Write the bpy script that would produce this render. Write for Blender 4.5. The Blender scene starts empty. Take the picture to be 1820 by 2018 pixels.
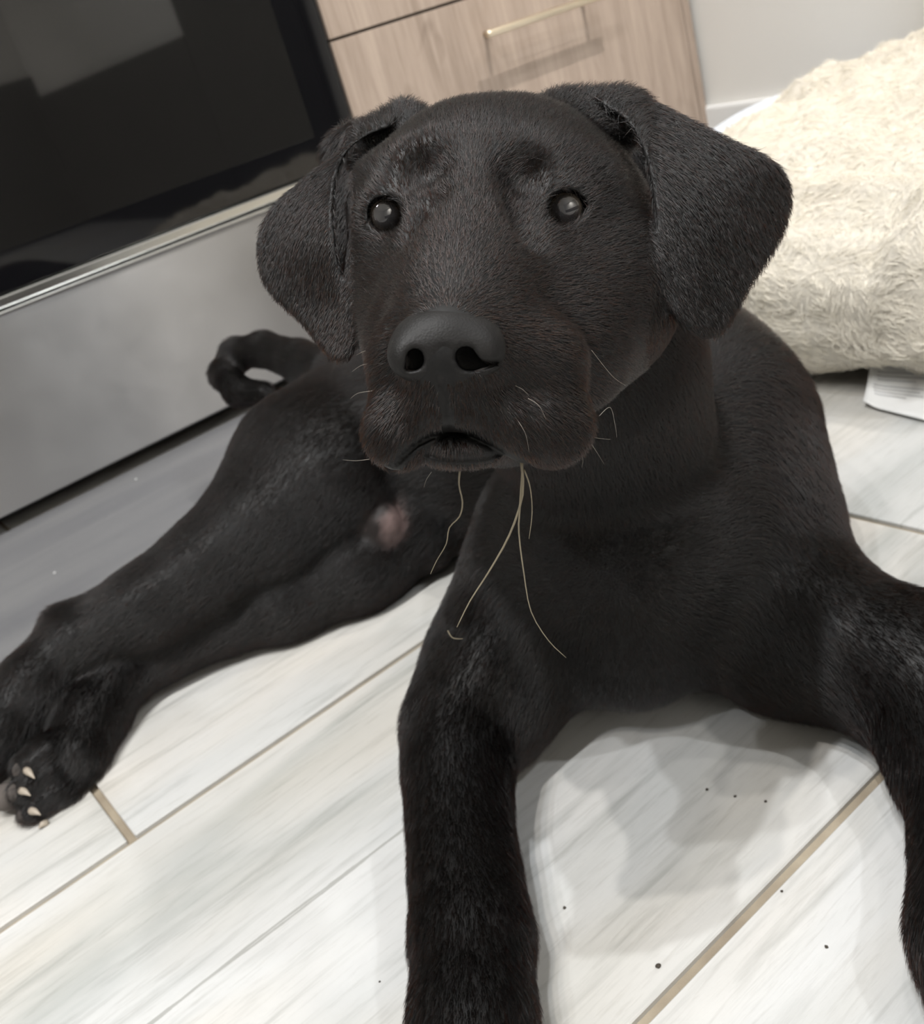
import bpy, bmesh, math, random
import numpy as np
from mathutils import Vector, Matrix

random.seed(7); rng = np.random.default_rng(7)
sc = bpy.context.scene
col = sc.collection

# ------------------------------------------------------------------ camera
F_PX = 1998.0; CX, CY = 910.0, 1009.0; CAM_H = 0.46
# rows: camera right / camera down / camera forward, in world axes (x along the oven, y into the kitchen, z up)
RC = np.array([[0.75673344, -0.5939256, -0.2731426],
               [-0.46971799, -0.20339899, -0.85906569],
               [0.45466418, 0.77838373, -0.43289636]])
CAMP = np.array([0.0, 0.0, CAM_H])
cam_data = bpy.data.cameras.new('camera'); cam = bpy.data.objects.new('camera', cam_data); col.objects.link(cam)
cam_data.sensor_fit = 'HORIZONTAL'; cam_data.sensor_width = 36.0
cam_data.lens = F_PX / 1820 * 36.0
cam_data.clip_start = 0.02
m = Matrix(((RC[0][0], -RC[1][0], -RC[2][0], 0), (RC[0][1], -RC[1][1], -RC[2][1], 0),
            (RC[0][2], -RC[1][2], -RC[2][2], CAM_H), (0, 0, 0, 1)))
cam.matrix_world = m
cam_data.dof.use_dof = True; cam_data.dof.focus_distance = 0.395; cam_data.dof.aperture_fstop = 20.0
sc.camera = cam
sc.cycles.max_bounces = 6; sc.cycles.diffuse_bounces = 3; sc.cycles.glossy_bounces = 4; sc.cycles.transmission_bounces = 4

# ------------------------------------------------------------------ world, lights, exposure
sc.view_settings.view_transform = 'Standard'; sc.view_settings.look = 'None'
sc.view_settings.gamma = 1.0; sc.view_settings.use_curve_mapping = False
sc.view_settings.exposure = 0.0
world = bpy.data.worlds.new('room_air'); sc.world = world; world.use_nodes = True
world.node_tree.nodes['Background'].inputs[0].default_value = (0.9, 0.95, 1.0, 1)
world.node_tree.nodes['Background'].inputs[1].default_value = 0.02

def lamp(name, loc, power, size, color, target=None, spread=math.pi):
    d = bpy.data.lights.new(name, 'AREA'); d.shape = 'DISK'; d.size = size; d.energy = power; d.color = color
    d.spread = spread
    o = bpy.data.objects.new(name, d); col.objects.link(o); o.location = loc
    if target:
        o.rotation_euler = (Vector(target) - Vector(loc)).to_track_quat('-Z', 'Y').to_euler()
    return o
WARM = (1.0, 0.955, 0.90); COOL = (0.94, 0.97, 1.0)
CEIL = 2.45
# a row of five ceiling spots above and behind the photographer
for i, (lx, ly) in enumerate(((-0.02, 0.12), (-0.32, 0.10), (-0.62, 0.08), (-0.92, 0.06), (-1.22, 0.04))):
    lamp('ceiling_spot', (lx, ly, CEIL - 0.03), 7.2, 0.04, WARM if i % 2 else COOL, (lx + .15, ly + .35, 0), math.radians(115))
# downlights on the wall side; two more are added fill with no known fixture
lamp('downlight_or_fill', (1.40, 0.30, CEIL - 0.03), 4.2, 0.05, WARM, (1.28, 1.34, 0.3), math.radians(60))
lamp('downlight_or_fill', (0.0, -1.95, CEIL - 0.03), 42, 0.08, WARM, (-0.1, -2.7, 0.9), math.radians(110))  # added to brighten the front wall that the oven glass mirrors
lamp('downlight_or_fill', (0.95, 0.50, CEIL - 0.03), 3.2, 0.08, WARM, (0.95, 0.52, 0), math.radians(130))  # added fill for the right floor, cushion and shoulder
lamp('downlight_or_fill', (1.10, -1.12, CEIL - 0.03), 11, 0.09, COOL, (1.15, -0.3, 0), math.radians(130))
lamp('downlight_or_fill', (1.40, -0.35, CEIL - 0.03), 2.5, 0.08, WARM, (1.35, 1.0, 0.3), math.radians(80))

# ------------------------------------------------------------------ helpers
def ray(px, py):
    return RC.T @ np.array([(px - CX) / F_PX, (py - CY) / F_PX, 1.0])
def at_depth(px, py, d): return CAMP + ray(px, py) * d
def at_z(px, py, z):
    d = ray(px, py); return CAMP + d * ((z - CAM_H) / d[2])
def cam_pt(px, py, d):      # camera-space metres (x right, y down, z forward)
    return np.array([(px - CX) / F_PX * d, (py - CY) / F_PX * d, d])
def w2c(p): return RC @ (np.asarray(p, float) - CAMP)
def c2w(P): return P @ RC + CAMP

def tag(o, label=None, cat=None, group=None, kind=None):
    if label: o['label'] = label
    if cat: o['category'] = cat
    if group: o['group'] = group
    if kind: o['kind'] = kind
    return o
def link(o, parent=None):
    col.objects.link(o)
    if parent: o.parent = parent
    return o
def empty(name, loc=(0, 0, 0)):
    o = bpy.data.objects.new(name, None); o.empty_display_size = 0.05; o.location = loc
    return link(o)
def mesh_obj(name, verts, faces, mat, parent=None, smooth=True, loc=None):
    me = bpy.data.meshes.new(name)
    verts = np.asarray(verts, float)
    off = np.zeros(3)
    if parent is not None: off = np.array(parent_world(parent))
    if loc is not None:
        me.from_pydata((verts - np.array(loc)).tolist(), [], faces)
    else:
        me.from_pydata((verts - off).tolist(), [], faces)
    me.update()
    if smooth: me.polygons.foreach_set('use_smooth', [True] * len(me.polygons))
    if mat: me.materials.append(mat)
    o = bpy.data.objects.new(name, me)
    if loc is not None: o.location = np.array(loc) - off
    return link(o, parent)
def parent_world(p):
    v = Vector((0, 0, 0))
    while p is not None: v += p.location; p = p.parent
    return v
def box_bm(bm, lo, hi, bevel=0.0, seg=2):
    vs = [bm.verts.new((x, y, z)) for x in (lo[0], hi[0]) for y in (lo[1], hi[1]) for z in (lo[2], hi[2])]
    fs = [(0, 1, 3, 2), (4, 6, 7, 5), (0, 4, 5, 1), (2, 3, 7, 6), (0, 2, 6, 4), (1, 5, 7, 3)]
    faces = [bm.faces.new([vs[i] for i in f]) for f in fs]
    if bevel > 0:
        es = list({e for f in faces for e in f.edges})
        bmesh.ops.bevel(bm, geom=es, offset=bevel, segments=seg, affect='EDGES', profile=0.6)
def box(name, lo, hi, mat, parent=None, bevel=0.0, seg=2):
    bm = bmesh.new(); off = np.array(parent_world(parent)) if parent else np.zeros(3)
    box_bm(bm, np.array(lo) - off, np.array(hi) - off, bevel, seg)
    bmesh.ops.recalc_face_normals(bm, faces=bm.faces)
    me = bpy.data.meshes.new(name); bm.to_mesh(me); bm.free()
    me.materials.append(mat)
    return link(bpy.data.objects.new(name, me), parent)
def tube(name, pts, radii, mat, parent=None, seg=10, cap=True):
    pts = [np.array(p, float) for p in pts]; n = len(pts)
    verts, faces = [], []
    up = np.array([0.13, 0.31, 0.94])
    for i, p in enumerate(pts):
        t = pts[min(i + 1, n - 1)] - pts[max(i - 1, 0)]; t /= np.linalg.norm(t)
        a = np.cross(t, up); a /= np.linalg.norm(a); b = np.cross(t, a)
        r = radii[i] if hasattr(radii, '__len__') else radii
        for k in range(seg):
            th = 2 * math.pi * k / seg
            verts.append(p + r * (a * math.cos(th) + b * math.sin(th)))
    for i in range(n - 1):
        for k in range(seg):
            faces.append((i * seg + k, i * seg + (k + 1) % seg, (i + 1) * seg + (k + 1) % seg, (i + 1) * seg + k))
    if cap:
        faces.append(tuple(range(seg - 1, -1, -1))); faces.append(tuple((n - 1) * seg + k for k in range(seg)))
    return mesh_obj(name, verts, faces, mat, parent)

def mat(name, base=(0.8, 0.8, 0.8), rough=0.5, metal=0.0, spec=0.5, **kw):
    mt = bpy.data.materials.new(name); mt.use_nodes = True
    b = mt.node_tree.nodes['Principled BSDF']
    b.inputs['Base Color'].default_value = (*base, 1); b.inputs['Roughness'].default_value = rough
    b.inputs['Metallic'].default_value = metal; b.inputs['Specular IOR Level'].default_value = spec
    for k, v in kw.items(): b.inputs[k].default_value = v
    return mt
class NT:
    def __init__(s, mt): s.t = mt.node_tree; s.b = s.t.nodes['Principled BSDF']
    def n(s, typ, **kw):
        nd = s.t.nodes.new(typ)
        for k, v in kw.items():
            if k.startswith('_'): setattr(nd, k[1:], v)
            else: nd.inputs[k].default_value = v
        return nd
    def l(s, a, b): s.t.links.new(a, b)
    def ramp(s, fac, stops):
        r = s.n('ShaderNodeValToRGB'); e = r.color_ramp.elements
        while len(e) < len(stops): e.new(0.5)
        for i, (p, c) in enumerate(stops): e[i].position = p; e[i].color = (*c, 1)
        s.l(fac, r.inputs['Fac']); return r.outputs['Color']
    def coords(s, scale=(1, 1, 1), which='Object', rot=(0, 0, 0)):
        tc = s.n('ShaderNodeTexCoord'); mp = s.n('ShaderNodeMapping')
        mp.inputs['Scale'].default_value = scale; mp.inputs['Rotation'].default_value = rot
        s.l(tc.outputs[which], mp.inputs['Vector']); return mp.outputs['Vector']
    def noise(s, vec, scale, detail=4, rough=0.5, dist=0.0):
        n = s.n('ShaderNodeTexNoise'); n.inputs['Scale'].default_value = scale; n.inputs['Detail'].default_value = detail
        n.inputs['Roughness'].default_value = rough; n.inputs['Distortion'].default_value = dist
        s.l(vec, n.inputs['Vector']); return n.outputs['Fac']
    def bump(s, h, strength=0.3, dist=0.001, prev=None):
        b = s.n('ShaderNodeBump'); b.inputs['Strength'].default_value = strength; b.inputs['Distance'].default_value = dist
        s.l(h, b.inputs['Height'])
        if prev is not None: s.l(prev, b.inputs['Normal'])
        return b.outputs['Normal']
    def mix(s, fac, a, b, blend='MIX'):
        mx = s.n('ShaderNodeMix'); mx.data_type = 'RGBA'; mx.blend_type = blend
        if isinstance(fac, (int, float)): mx.inputs['Factor'].default_value = fac
        else: s.l(fac, mx.inputs['Factor'])
        for v, k in ((a, 6), (b, 7)):
            if isinstance(v, tuple): mx.inputs[k].default_value = (*v, 1)
            else: s.l(v, mx.inputs[k])
        return mx.outputs[2]
    def math(s, op, a, b=None):
        mt = s.n('ShaderNodeMath'); mt.operation = op
        for v, i in ((a, 0), (b, 1)):
            if v is None: continue
            if isinstance(v, (int, float)): mt.inputs[i].default_value = v
            else: s.l(v, mt.inputs[i])
        return mt.outputs[0]

# ------------------------------------------------------------------ materials of the room
def tile_material():
    mt = mat('wood_look_tile', rough=0.42, spec=0.45); t = NT(mt)
    oi = t.n('ShaderNodeObjectInfo')
    tc = t.n('ShaderNodeTexCoord')
    geo = t.n('ShaderNodeNewGeometry')
    comb = t.n('ShaderNodeVectorMath', _operation='ADD'); t.l(geo.outputs['Position'], comb.inputs[0])
    sh = t.n('ShaderNodeVectorMath', _operation='SCALE'); sh.inputs[0].default_value = (13.7, 5.1, 3.3); t.l(oi.outputs['Random'], sh.inputs['Scale'])
    t.l(sh.outputs[0], comb.inputs[1])
    def mp(scale):
        q = t.n('ShaderNodeMapping'); q.inputs['Scale'].default_value = scale; t.l(comb.outputs[0], q.inputs['Vector']); return q.outputs['Vector']
    broad = t.noise(mp((1.6, 7, 1)), 1.6, 4, 0.55, 0.6)
    streak = t.noise(mp((3.0, 40, 1)), 2.2, 6, 0.62, 0.4)
    fine = t.noise(mp((14, 150, 1)), 2.0, 5, 0.65, 0.3)
    warm = t.noise(mp((1.1, 3.4, 1)), 2.3, 2, 0.5, 0.3)
    c1 = t.ramp(broad, [(0.28, (0.42, 0.435, 0.43)), (0.45, (0.545, 0.55, 0.545)), (0.7, (0.62, 0.617, 0.61))])
    c2 = t.ramp(streak, [(0.30, (0.56, 0.57, 0.55)), (0.47, (0.95, 0.95, 0.94)), (0.75, (1, 1, 1))])
    c = t.mix(0.55, c1, c2, 'MULTIPLY')
    c3 = t.ramp(fine, [(0.32, (0.72, 0.71, 0.69)), (0.46, (1, 1, 1))])
    c = t.mix(0.38, c, c3, 'MULTIPLY')
    wf = t.ramp(warm, [(0.42, (0, 0, 0)), (0.66, (1, 1, 1))])
    c = t.mix(wf, c, t.mix(1.0, c, (1.0, 0.955, 0.895), 'MULTIPLY'))
    # the two printed grain cracks on the tile left of the foreleg
    sx = t.n('ShaderNodeSeparateXYZ'); t.l(geo.outputs['Position'], sx.inputs[0]); X_, Y_ = sx.outputs[0], sx.outputs[1]
    wob = t.math('MULTIPLY', t.math('SUBTRACT', fine, 0.5), 0.003)
    def crack(y0, amp, fr, ph, w):
        c0 = t.math('ADD', t.math('MULTIPLY', t.math('SINE', t.math('ADD', t.math('MULTIPLY', X_, fr), ph)), amp), y0)
        return t.math('LESS_THAN', t.math('ABSOLUTE', t.math('ADD', t.math('SUBTRACT', Y_, c0), wob)), w)
    ck = t.math('MAXIMUM', crack(0.5035, 0.0016, 22, 0.4, 0.0011), crack(0.5040, 0.0022, 17, 2.6, 0.0008))
    ck = t.math('MULTIPLY', ck, t.math('MULTIPLY', t.math('LESS_THAN', X_, 0.24), t.math('GREATER_THAN', X_, -0.3)))
    c = t.mix(t.math('MULTIPLY', ck, 0.75), c, (0.30, 0.30, 0.28))
    t.l(c, t.b.inputs['Base Color'])
    n1 = t.bump(streak, 0.25, 0.0012); n2 = t.bump(fine, 0.35, 0.0007, n1)
    t.l(n2, t.b.inputs['Normal'])
    return mt
M_TILE = tile_material()
M_GROUT = mat('tan_grout', (0.30, 0.25, 0.185), 0.9)
t = NT(M_GROUT); t.l(t.bump(t.noise(t.coords(), 900, 3), 0.4, 0.0008), t.b.inputs['Normal'])
t.l(t.ramp(t.noise(t.coords(), 30, 3), [(0.3, (0.25, 0.205, 0.15)), (0.7, (0.37, 0.315, 0.235))]), t.b.inputs['Base Color'])
M_WALL = mat('wall_paint', (0.80, 0.79, 0.76), 0.6)
t = NT(M_WALL); t.l(t.bump(t.noise(t.coords(), 260, 3), 0.12, 0.001), t.b.inputs['Normal'])
M_CEIL = mat('ceiling_paint', (0.8, 0.8, 0.78), 0.8)
M_TRIM = mat('white_trim_paint', (0.82, 0.83, 0.83), 0.35)
M_DARKPANEL = mat('dark_panel_paint', (0.035, 0.034, 0.033), 0.55)

def cabinet_material():
    mt = mat('taupe_wood_laminate', rough=0.5, spec=0.35); t = NT(mt)
    geo = t.n('ShaderNodeNewGeometry')
    def mp(scale):
        q = t.n('ShaderNodeMapping'); q.inputs['Scale'].default_value = scale; t.l(geo.outputs['Position'], q.inputs['Vector']); return q.outputs['Vector']
    g = t.noise(mp((16, 16, 1.6)), 1.5, 5, 0.6, 0.8)
    f = t.noise(mp((120, 120, 5)), 1.6, 4, 0.6, 0.2)
    k = t.noise(mp((9, 9, 3)), 1.3, 2, 0.5, 1.5)
    c = t.ramp(g, [(0.25, (0.29, 0.227, 0.183)), (0.5, (0.39, 0.312, 0.257)), (0.75, (0.47, 0.382, 0.317))])
    c = t.mix(0.55, c, t.ramp(f, [(0.3, (0.72, 0.70, 0.68)), (0.55, (1, 1, 1))]), 'MULTIPLY')
    c = t.mix(0.7, c, t.ramp(k, [(0.22, (0.55, 0.52, 0.50)), (0.36, (1, 1, 1))]), 'MULTIPLY')
    t.l(c, t.b.inputs['Base Color']); t.l(t.bump(f, 0.15, 0.0006), t.b.inputs['Normal'])
    return mt
M_CAB = cabinet_material()
M_CABDARK = mat('cabinet_carcass', (0.09, 0.07, 0.055), 0.7)
M_NICKEL = mat('champagne_nickel', (0.80, 0.70, 0.55), 0.28, 1.0)

def steel_material(name, base, rough, aniso):
    mt = mat(name, base, rough, 1.0); t = NT(mt)
    t.b.inputs['Anisotropic'].default_value = aniso; t.b.inputs['Anisotropic Rotation'].default_value = 0.25
    tg = t.n('ShaderNodeTangent'); tg.direction_type = 'RADIAL'; tg.axis = 'Z'
    g = t.noise(t.coords((4, 4, 900)), 1.0, 3)
    s = t.noise(t.coords((14, 14, 14)), 1.0, 4)
    rr = t.math('ADD', t.math('MULTIPLY', s, 0.10), rough - 0.05)
    t.l(tg.outputs[0], t.b.inputs['Tangent'])
    t.l(rr, t.b.inputs['Roughness'])
    t.l(t.bump(g, 0.06, 0.0004), t.b.inputs['Normal'])
    return mt
M_STEEL = steel_material('dark_brushed_steel', (0.44, 0.435, 0.435), 0.335, 0.93)
M_STEELTRIM = mat('polished_steel_edge', (0.72, 0.72, 0.70), 0.22, 1.0)
M_GLASS = mat('black_oven_glass', (0.004, 0.004, 0.005), 0.03, 0.0, 0.6)
t = NT(M_GLASS); t.l(t.math('ADD', t.math('MULTIPLY', t.noise(t.coords(), 6, 4), 0.05), 0.015), t.b.inputs['Roughness'])
M_WINDOW = mat('oven_window_glass', (0.010, 0.0095, 0.009), 0.03, 0.0, 1.0)
M_BLACK = mat('black_enamel', (0.01, 0.01, 0.011), 0.4)
M_MAT = mat('grey_rubber_mat', rough=0.45, spec=0.45)
t = NT(M_MAT)
t.l(t.ramp(t.noise(t.coords((1.2, 9, 1)), 1.6, 3, 0.5, 0.4), [(0.3, (0.125, 0.126, 0.136)), (0.7, (0.180, 0.180, 0.184))]), t.b.inputs['Base Color'])
t.l(t.bump(t.noise(t.coords(), 500, 2), 0.1, 0.0005), t.b.inputs['Normal'])

# ------------------------------------------------------------------ the room
FX0, FX1, FY0, FY1 = -2.3, 1.66, -2.7, 1.95
OVY = 1.434           # front plane of oven and cabinets
fl = tag(box('floor', (FX0, FY0, -0.05), (FX1, FY1, -0.004), M_GROUT), kind='structure')
tag(fl, 'pale wood-look tiled kitchen floor with tan grout')
# tiles: rows run along x, 0.382 wide, grout 7 mm
ROW = 0.382; GR = 0.0065; LEN = 1.2
tile_cache = {}
for r in range(-8, 5):
    y0 = 0.288 + r * ROW + GR / 2; y1 = y0 + ROW - GR
    if y1 < FY0 + .02 or y0 > FY1 - .05: continue
    y1 = min(y1, FY1 - .02)
    # end joints read from the photograph: x = 0.042 in the row beyond y = 0.67, x = 0.633 in the row of the forelegs
    x_end = {1: 0.042, 0: 0.633}.get(r, 0.042 + (r * 0.437) % LEN)
    k0 = math.floor((FX0 - x_end) / LEN)
    for k in range(k0, k0 + 6):
        a = x_end + k * LEN + GR / 2; b = a + LEN - GR
        a = max(a, FX0 + .01); b = min(b, FX1 - .003)
        if b - a < 0.05: continue
        key = (round(b - a, 3), round(y1 - y0, 3))
        if key not in tile_cache:
            bm = bmesh.new(); box_bm(bm, (0, 0, -0.012), (b - a, y1 - y0, 0.0), 0.0008, 1)
            bmesh.ops.recalc_face_normals(bm, faces=bm.faces)
            me = bpy.data.meshes.new('tile'); bm.to_mesh(me); bm.free(); me.materials.append(M_TILE); tile_cache[key] = me
        o = bpy.data.objects.new('tile', tile_cache[key]); o.location = (a, y0, 0); link(o, fl)

tag(box('ceiling', (FX0, FY0, CEIL), (FX1, FY1, CEIL + .05), M_CEIL), kind='structure')
tag(box('wall_right', (FX1, FY0, 0), (FX1 + .08, FY1, CEIL), M_WALL), 'pale grey painted wall beside the cabinet', kind='structure')
tag(box('wall_back', (FX0, FY1, 0), (FX1 + .08, FY1 + .08, CEIL), M_WALL), kind='structure')
tag(box('wall_left', (FX0 - .08, FY0, 0), (FX0, FY1 + .08, CEIL), M_WALL), kind='structure')
tag(box('wall_front', (FX0 - .08, FY0 - .08, 0), (FX1 + .08, FY0, CEIL), M_WALL), kind='structure')
bb = tag(box('baseboard_right', (FX1 - .014, 0.93, 0), (FX1, FY1, 0.150), M_TRIM, bevel=0.006), 'white baseboard along the wall beside the cabinet', kind='structure')
tag(box('trim_1', (FX1 - .02, 0.83, 0), (FX1, 0.925, 2.1), M_TRIM, bevel=0.004), 'white door casing on the right wall', kind='structure')
tag(box('reflected_panel_1', (FX1 - .03, -0.75, 0), (FX1, 0.05, 2.1), M_DARKPANEL, bevel=0.003), 'added dark panel on the right wall, reflected in the oven glass', kind='structure')  # unseen panel, added to darken the right part of the glass reflection
tag(box('reflected_panel_3', (FX1 - .03, FY0 + .03, 0), (FX1, -0.755, 0.62), M_DARKPANEL, bevel=0.003), 'added dark panel low on the right wall, reflected in the oven glass', kind='structure')  # added out of view to keep the lower glass reflection dark
tag(box('reflected_panel_2', (FX0, FY0, 0), (FX1, FY0 + .03, 0.72), M_DARKPANEL, bevel=0.003), 'added dark stand-in for low furniture, reflected in the oven glass', kind='structure')  # stands in for unseen dark furniture mirrored in the oven glass

# ------------------------------------------------------------------ oven
OX0, OX1 = 0.098, 0.861
oven = empty('oven', (0.48, OVY + .3, 0)); tag(oven, 'freestanding oven with black glass door and dark steel drawer', 'oven')
box('body', (OX0 + .004, OVY + .045, 0.012), (OX1 - .004, FY1 - .02, 0.905), M_BLACK, oven, 0.004)
for fx in (OX0 + .06, OX1 - .06):
    for fy in (OVY + .1, FY1 - .1):
        tube('foot', [(fx, fy, 0.0), (fx, fy, 0.02)], 0.016, M_BLACK, oven, 12)
dr = box('drawer', (OX0, OVY, 0.0297), (OX1, OVY + .042, 0.272), M_STEEL, oven, 0.003, 3)
box('drawer_lip', (OX0, OVY - .004, 0.2725), (OX1, OVY + .03, 0.2765), M_STEELTRIM, dr, 0.0015, 2)
box('door_bottom_rail', (OX0, OVY + .003, 0.2795), (OX1, OVY + .042, 0.2935), M_STEELTRIM, oven, 0.002, 2)
dg = box('door_glass', (OX0, OVY, 0.2955), (OX1, OVY + .042, 0.775), M_GLASS, oven, 0.003, 3)
box('window', (OX0 + .07, OVY - .0006, 0.345), (OX1 - .07, OVY + .004, 0.70), M_WINDOW, dg, 0.0003, 1)
box('edge_trim', (OX1, OVY + .001, 0.2955), (OX1 + .0022, OVY + .04, 0.775), M_BLACK, dg)
hb = tube('door_handle', [(OX0 + .05, OVY - .05, 0.735), (OX1 - .05, OVY - .05, 0.735)], 0.011, M_STEELTRIM, oven, 16)
for fx in (OX0 + .08, OX1 - .08):
    tube('bracket', [(fx, OVY - .05, 0.735), (fx, OVY + .004, 0.735)], 0.008, M_STEELTRIM, hb, 10)
box('control_panel', (OX0, OVY - .004, 0.785), (OX1, OVY + .05, 0.90), M_STEEL, oven, 0.004)
for i in range(5):
    kx = OX0 + .12 + i * .131
    tube('knob', [(kx, OVY - .035, 0.842), (kx, OVY, 0.842)], [0.018, 0.021], M_STEELTRIM, oven, 20)
box('cooktop', (OX0, OVY, 0.905), (OX1, FY1 - .02, 0.918), M_GLASS, oven, 0.003)

# ------------------------------------------------------------------ drawer cabinet
KX0, KX1 = 0.866, 1.634
cab = empty('drawer_cabinet', (1.25, OVY + .3, 0)); tag(cab, 'taupe wood-grain drawer cabinet beside the oven', 'cabinet')
box('carcass', (KX0, OVY + .021, 0.10), (KX1, FY1 - .02, 0.875), M_CABDARK, cab)
box('toe_kick', (KX0, OVY + .07, 0.0), (KX1, OVY + .085, 0.10), M_CABDARK, cab)
box('end_panel', (KX1 - .003, OVY - .0005, 0.0), (KX1 + .016, FY1 - .02, 0.875), M_CAB, cab, 0.001, 1)
def handle(z, parent):
    h = tube('handle', [(1.124, OVY - .042, z), (1.128, OVY - .042, z), (1.406, OVY - .042, z), (1.41, OVY - .042, z)], [0.0052, 0.0062, 0.0062, 0.0052], M_NICKEL, parent, 16)
    for hx in (1.155, 1.379):
        tube('post', [(hx, OVY - .042, z), (hx, OVY + .002, z)], 0.0045, M_NICKEL, h, 10)
d1 = box('drawer', (KX0 + .0015, OVY, 0.105), (KX1 - .005, OVY + .02, 0.4605), M_CAB, cab, 0.0012, 2); handle(0.403, d1)
d2 = box('drawer', (KX0 + .0015, OVY, 0.4645), (KX1 - .005, OVY + .02, 0.868), M_CAB, cab, 0.0012, 2); handle(0.80, d2)
M_TOP = mat('pale_stone_worktop', (0.72, 0.71, 0.69), 0.25)
tag(box('worktop', (KX0, OVY - .025, 0.876), (FX1 - .005, FY1 - .01, 0.912), M_TOP, bevel=0.003), 'pale stone worktop on the taupe drawer cabinet', 'worktop')

# ------------------------------------------------------------------ floor mat
def mat_mesh():
    bm = bmesh.new(); box_bm(bm, (-0.95, 0.985, 0.0005), (0.80, 1.44, 0.009), 0.006, 3)
    bmesh.ops.recalc_face_normals(bm, faces=bm.faces)
    me = bpy.data.meshes.new('floor_mat'); bm.to_mesh(me); bm.free(); me.materials.append(M_MAT)
    return link(bpy.data.objects.new('floor_mat', me))
tag(mat_mesh(), 'plain grey floor mat in front of the oven', 'floor mat')



# ------------------------------------------------------------------ the dog: implicit surface, meshed with surface nets
class Ops:
    def __init__(s): s.groups = []; s.flow = []; s.group(0.0)
    def group(s, k): s.ops = []; s.groups.append((k, s.ops))      # a limb: its own field, joined to the rest with blend k
    def add(s, fn, lo, hi, k, mode='u'): s.ops.append((fn, np.array(lo, float), np.array(hi, float), k, mode))
    def cone(s, a, b, ra, rb, k=0.02, mode='u', flow=True):
        a = np.array(a, float); b = np.array(b, float)
        lo = np.minimum(a - ra, b - rb); hi = np.maximum(a + ra, b + rb); ba = b - a; L2 = max(ba @ ba, 1e-12)
        def fn(X, Y, Z):
            px, py, pz = X - a[0], Y - a[1], Z - a[2]
            t = np.clip((px * ba[0] + py * ba[1] + pz * ba[2]) / L2, 0, 1)
            return np.sqrt((px - t * ba[0])**2 + (py - t * ba[1])**2 + (pz - t * ba[2])**2) - (ra + (rb - ra) * t)
        s.add(fn, lo, hi, k, mode)
        if flow and mode == 'u' and L2 > 1e-6: s.flow.append((a, b, (ra + rb) / 2))
    def chain(s, pts, k=0.02, mode='u'):        # pts: (px, py, depth, r)
        for p, q in zip(pts[:-1], pts[1:]): s.cone(cam_pt(*p[:3]), cam_pt(*q[:3]), p[3], q[3], k, mode)
    def ell(s, c, r, k=0.02, mode='u', rot=None):
        c = np.array(c, float); r = np.array(r, float); R = np.eye(3) if rot is None else rot
        m_ = r.max()
        def fn(X, Y, Z):
            x, y, z = X - c[0], Y - c[1], Z - c[2]
            u = (R[0, 0] * x + R[0, 1] * y + R[0, 2] * z); v = (R[1, 0] * x + R[1, 1] * y + R[1, 2] * z); w = (R[2, 0] * x + R[2, 1] * y + R[2, 2] * z)
            k0 = np.sqrt((u / r[0])**2 + (v / r[1])**2 + (w / r[2])**2); k1 = np.sqrt((u / r[0]**2)**2 + (v / r[1]**2)**2 + (w / r[2]**2)**2)
            return k0 * (k0 - 1) / np.maximum(k1, 1e-6)
        s.add(fn, c - m_, c + m_, k, mode)
    def ball(s, px, py, d, r, k=0.02, mode='u'):
        c = cam_pt(px, py, d); s.cone(c, c, r, r, k, mode, False)
    def eval(s, lo, hi, h):
        n = np.ceil((np.array(hi) - np.array(lo)) / h).astype(int) + 1
        ax = [(lo[i] + h * np.arange(n[i])).astype(np.float32) for i in range(3)]
        def span(l, u, mg):
            i0 = [min(n[i], max(0, int((l[i] - mg - lo[i]) / h))) for i in range(3)]
            i1 = [max(i0[i], min(n[i], int((u[i] + mg - lo[i]) / h) + 2)) for i in range(3)]
            return i0, i1
        def blend(a, d, k, mode):
            if mode == 'u':
                q = np.maximum(k - np.abs(a - d), 0) / max(k, 1e-6); return np.minimum(a, d) - q * q * k * 0.25
            d = -d; q = np.maximum(k - np.abs(a - d), 0) / max(k, 1e-6); return np.maximum(a, d) + q * q * k * 0.25
        A = np.full(tuple(n), 0.5, np.float32)
        for gk, ops in s.groups:
            if not ops: continue
            direct = all(o[4] == 's' for o in ops) or gk == 0.0
            if direct: G = A; g0 = [0, 0, 0]
            else:
                gl = np.min([o[1] for o in ops if o[4] == 'u'], 0); gu = np.max([o[2] for o in ops if o[4] == 'u'], 0)
                g0, g1 = span(gl, gu, 0.06 + gk)
                if any(g1[i] <= g0[i] for i in range(3)): continue
                G = np.full([g1[i] - g0[i] for i in range(3)], 0.5, np.float32)
            for fn, l, u, k, mode in ops:
                i0, i1 = span(l, u, abs(k) + 0.012)
                i0 = [max(i0[i], g0[i]) for i in range(3)]; i1 = [min(i1[i], g0[i] + G.shape[i]) for i in range(3)]
                if any(i1[i] <= i0[i] for i in range(3)): continue
                X, Y, Z = np.meshgrid(*[ax[i][i0[i]:i1[i]] for i in range(3)], indexing='ij', sparse=True)
                sl = tuple(slice(i0[i] - g0[i], i1[i] - g0[i]) for i in range(3))
                G[sl] = blend(G[sl], fn(X, Y, Z).astype(np.float32), k, mode)
            if not direct:
                sl = tuple(slice(g0[i], g1[i]) for i in range(3)); A[sl] = blend(A[sl], G, gk, 'u')
        return A, ax

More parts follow.
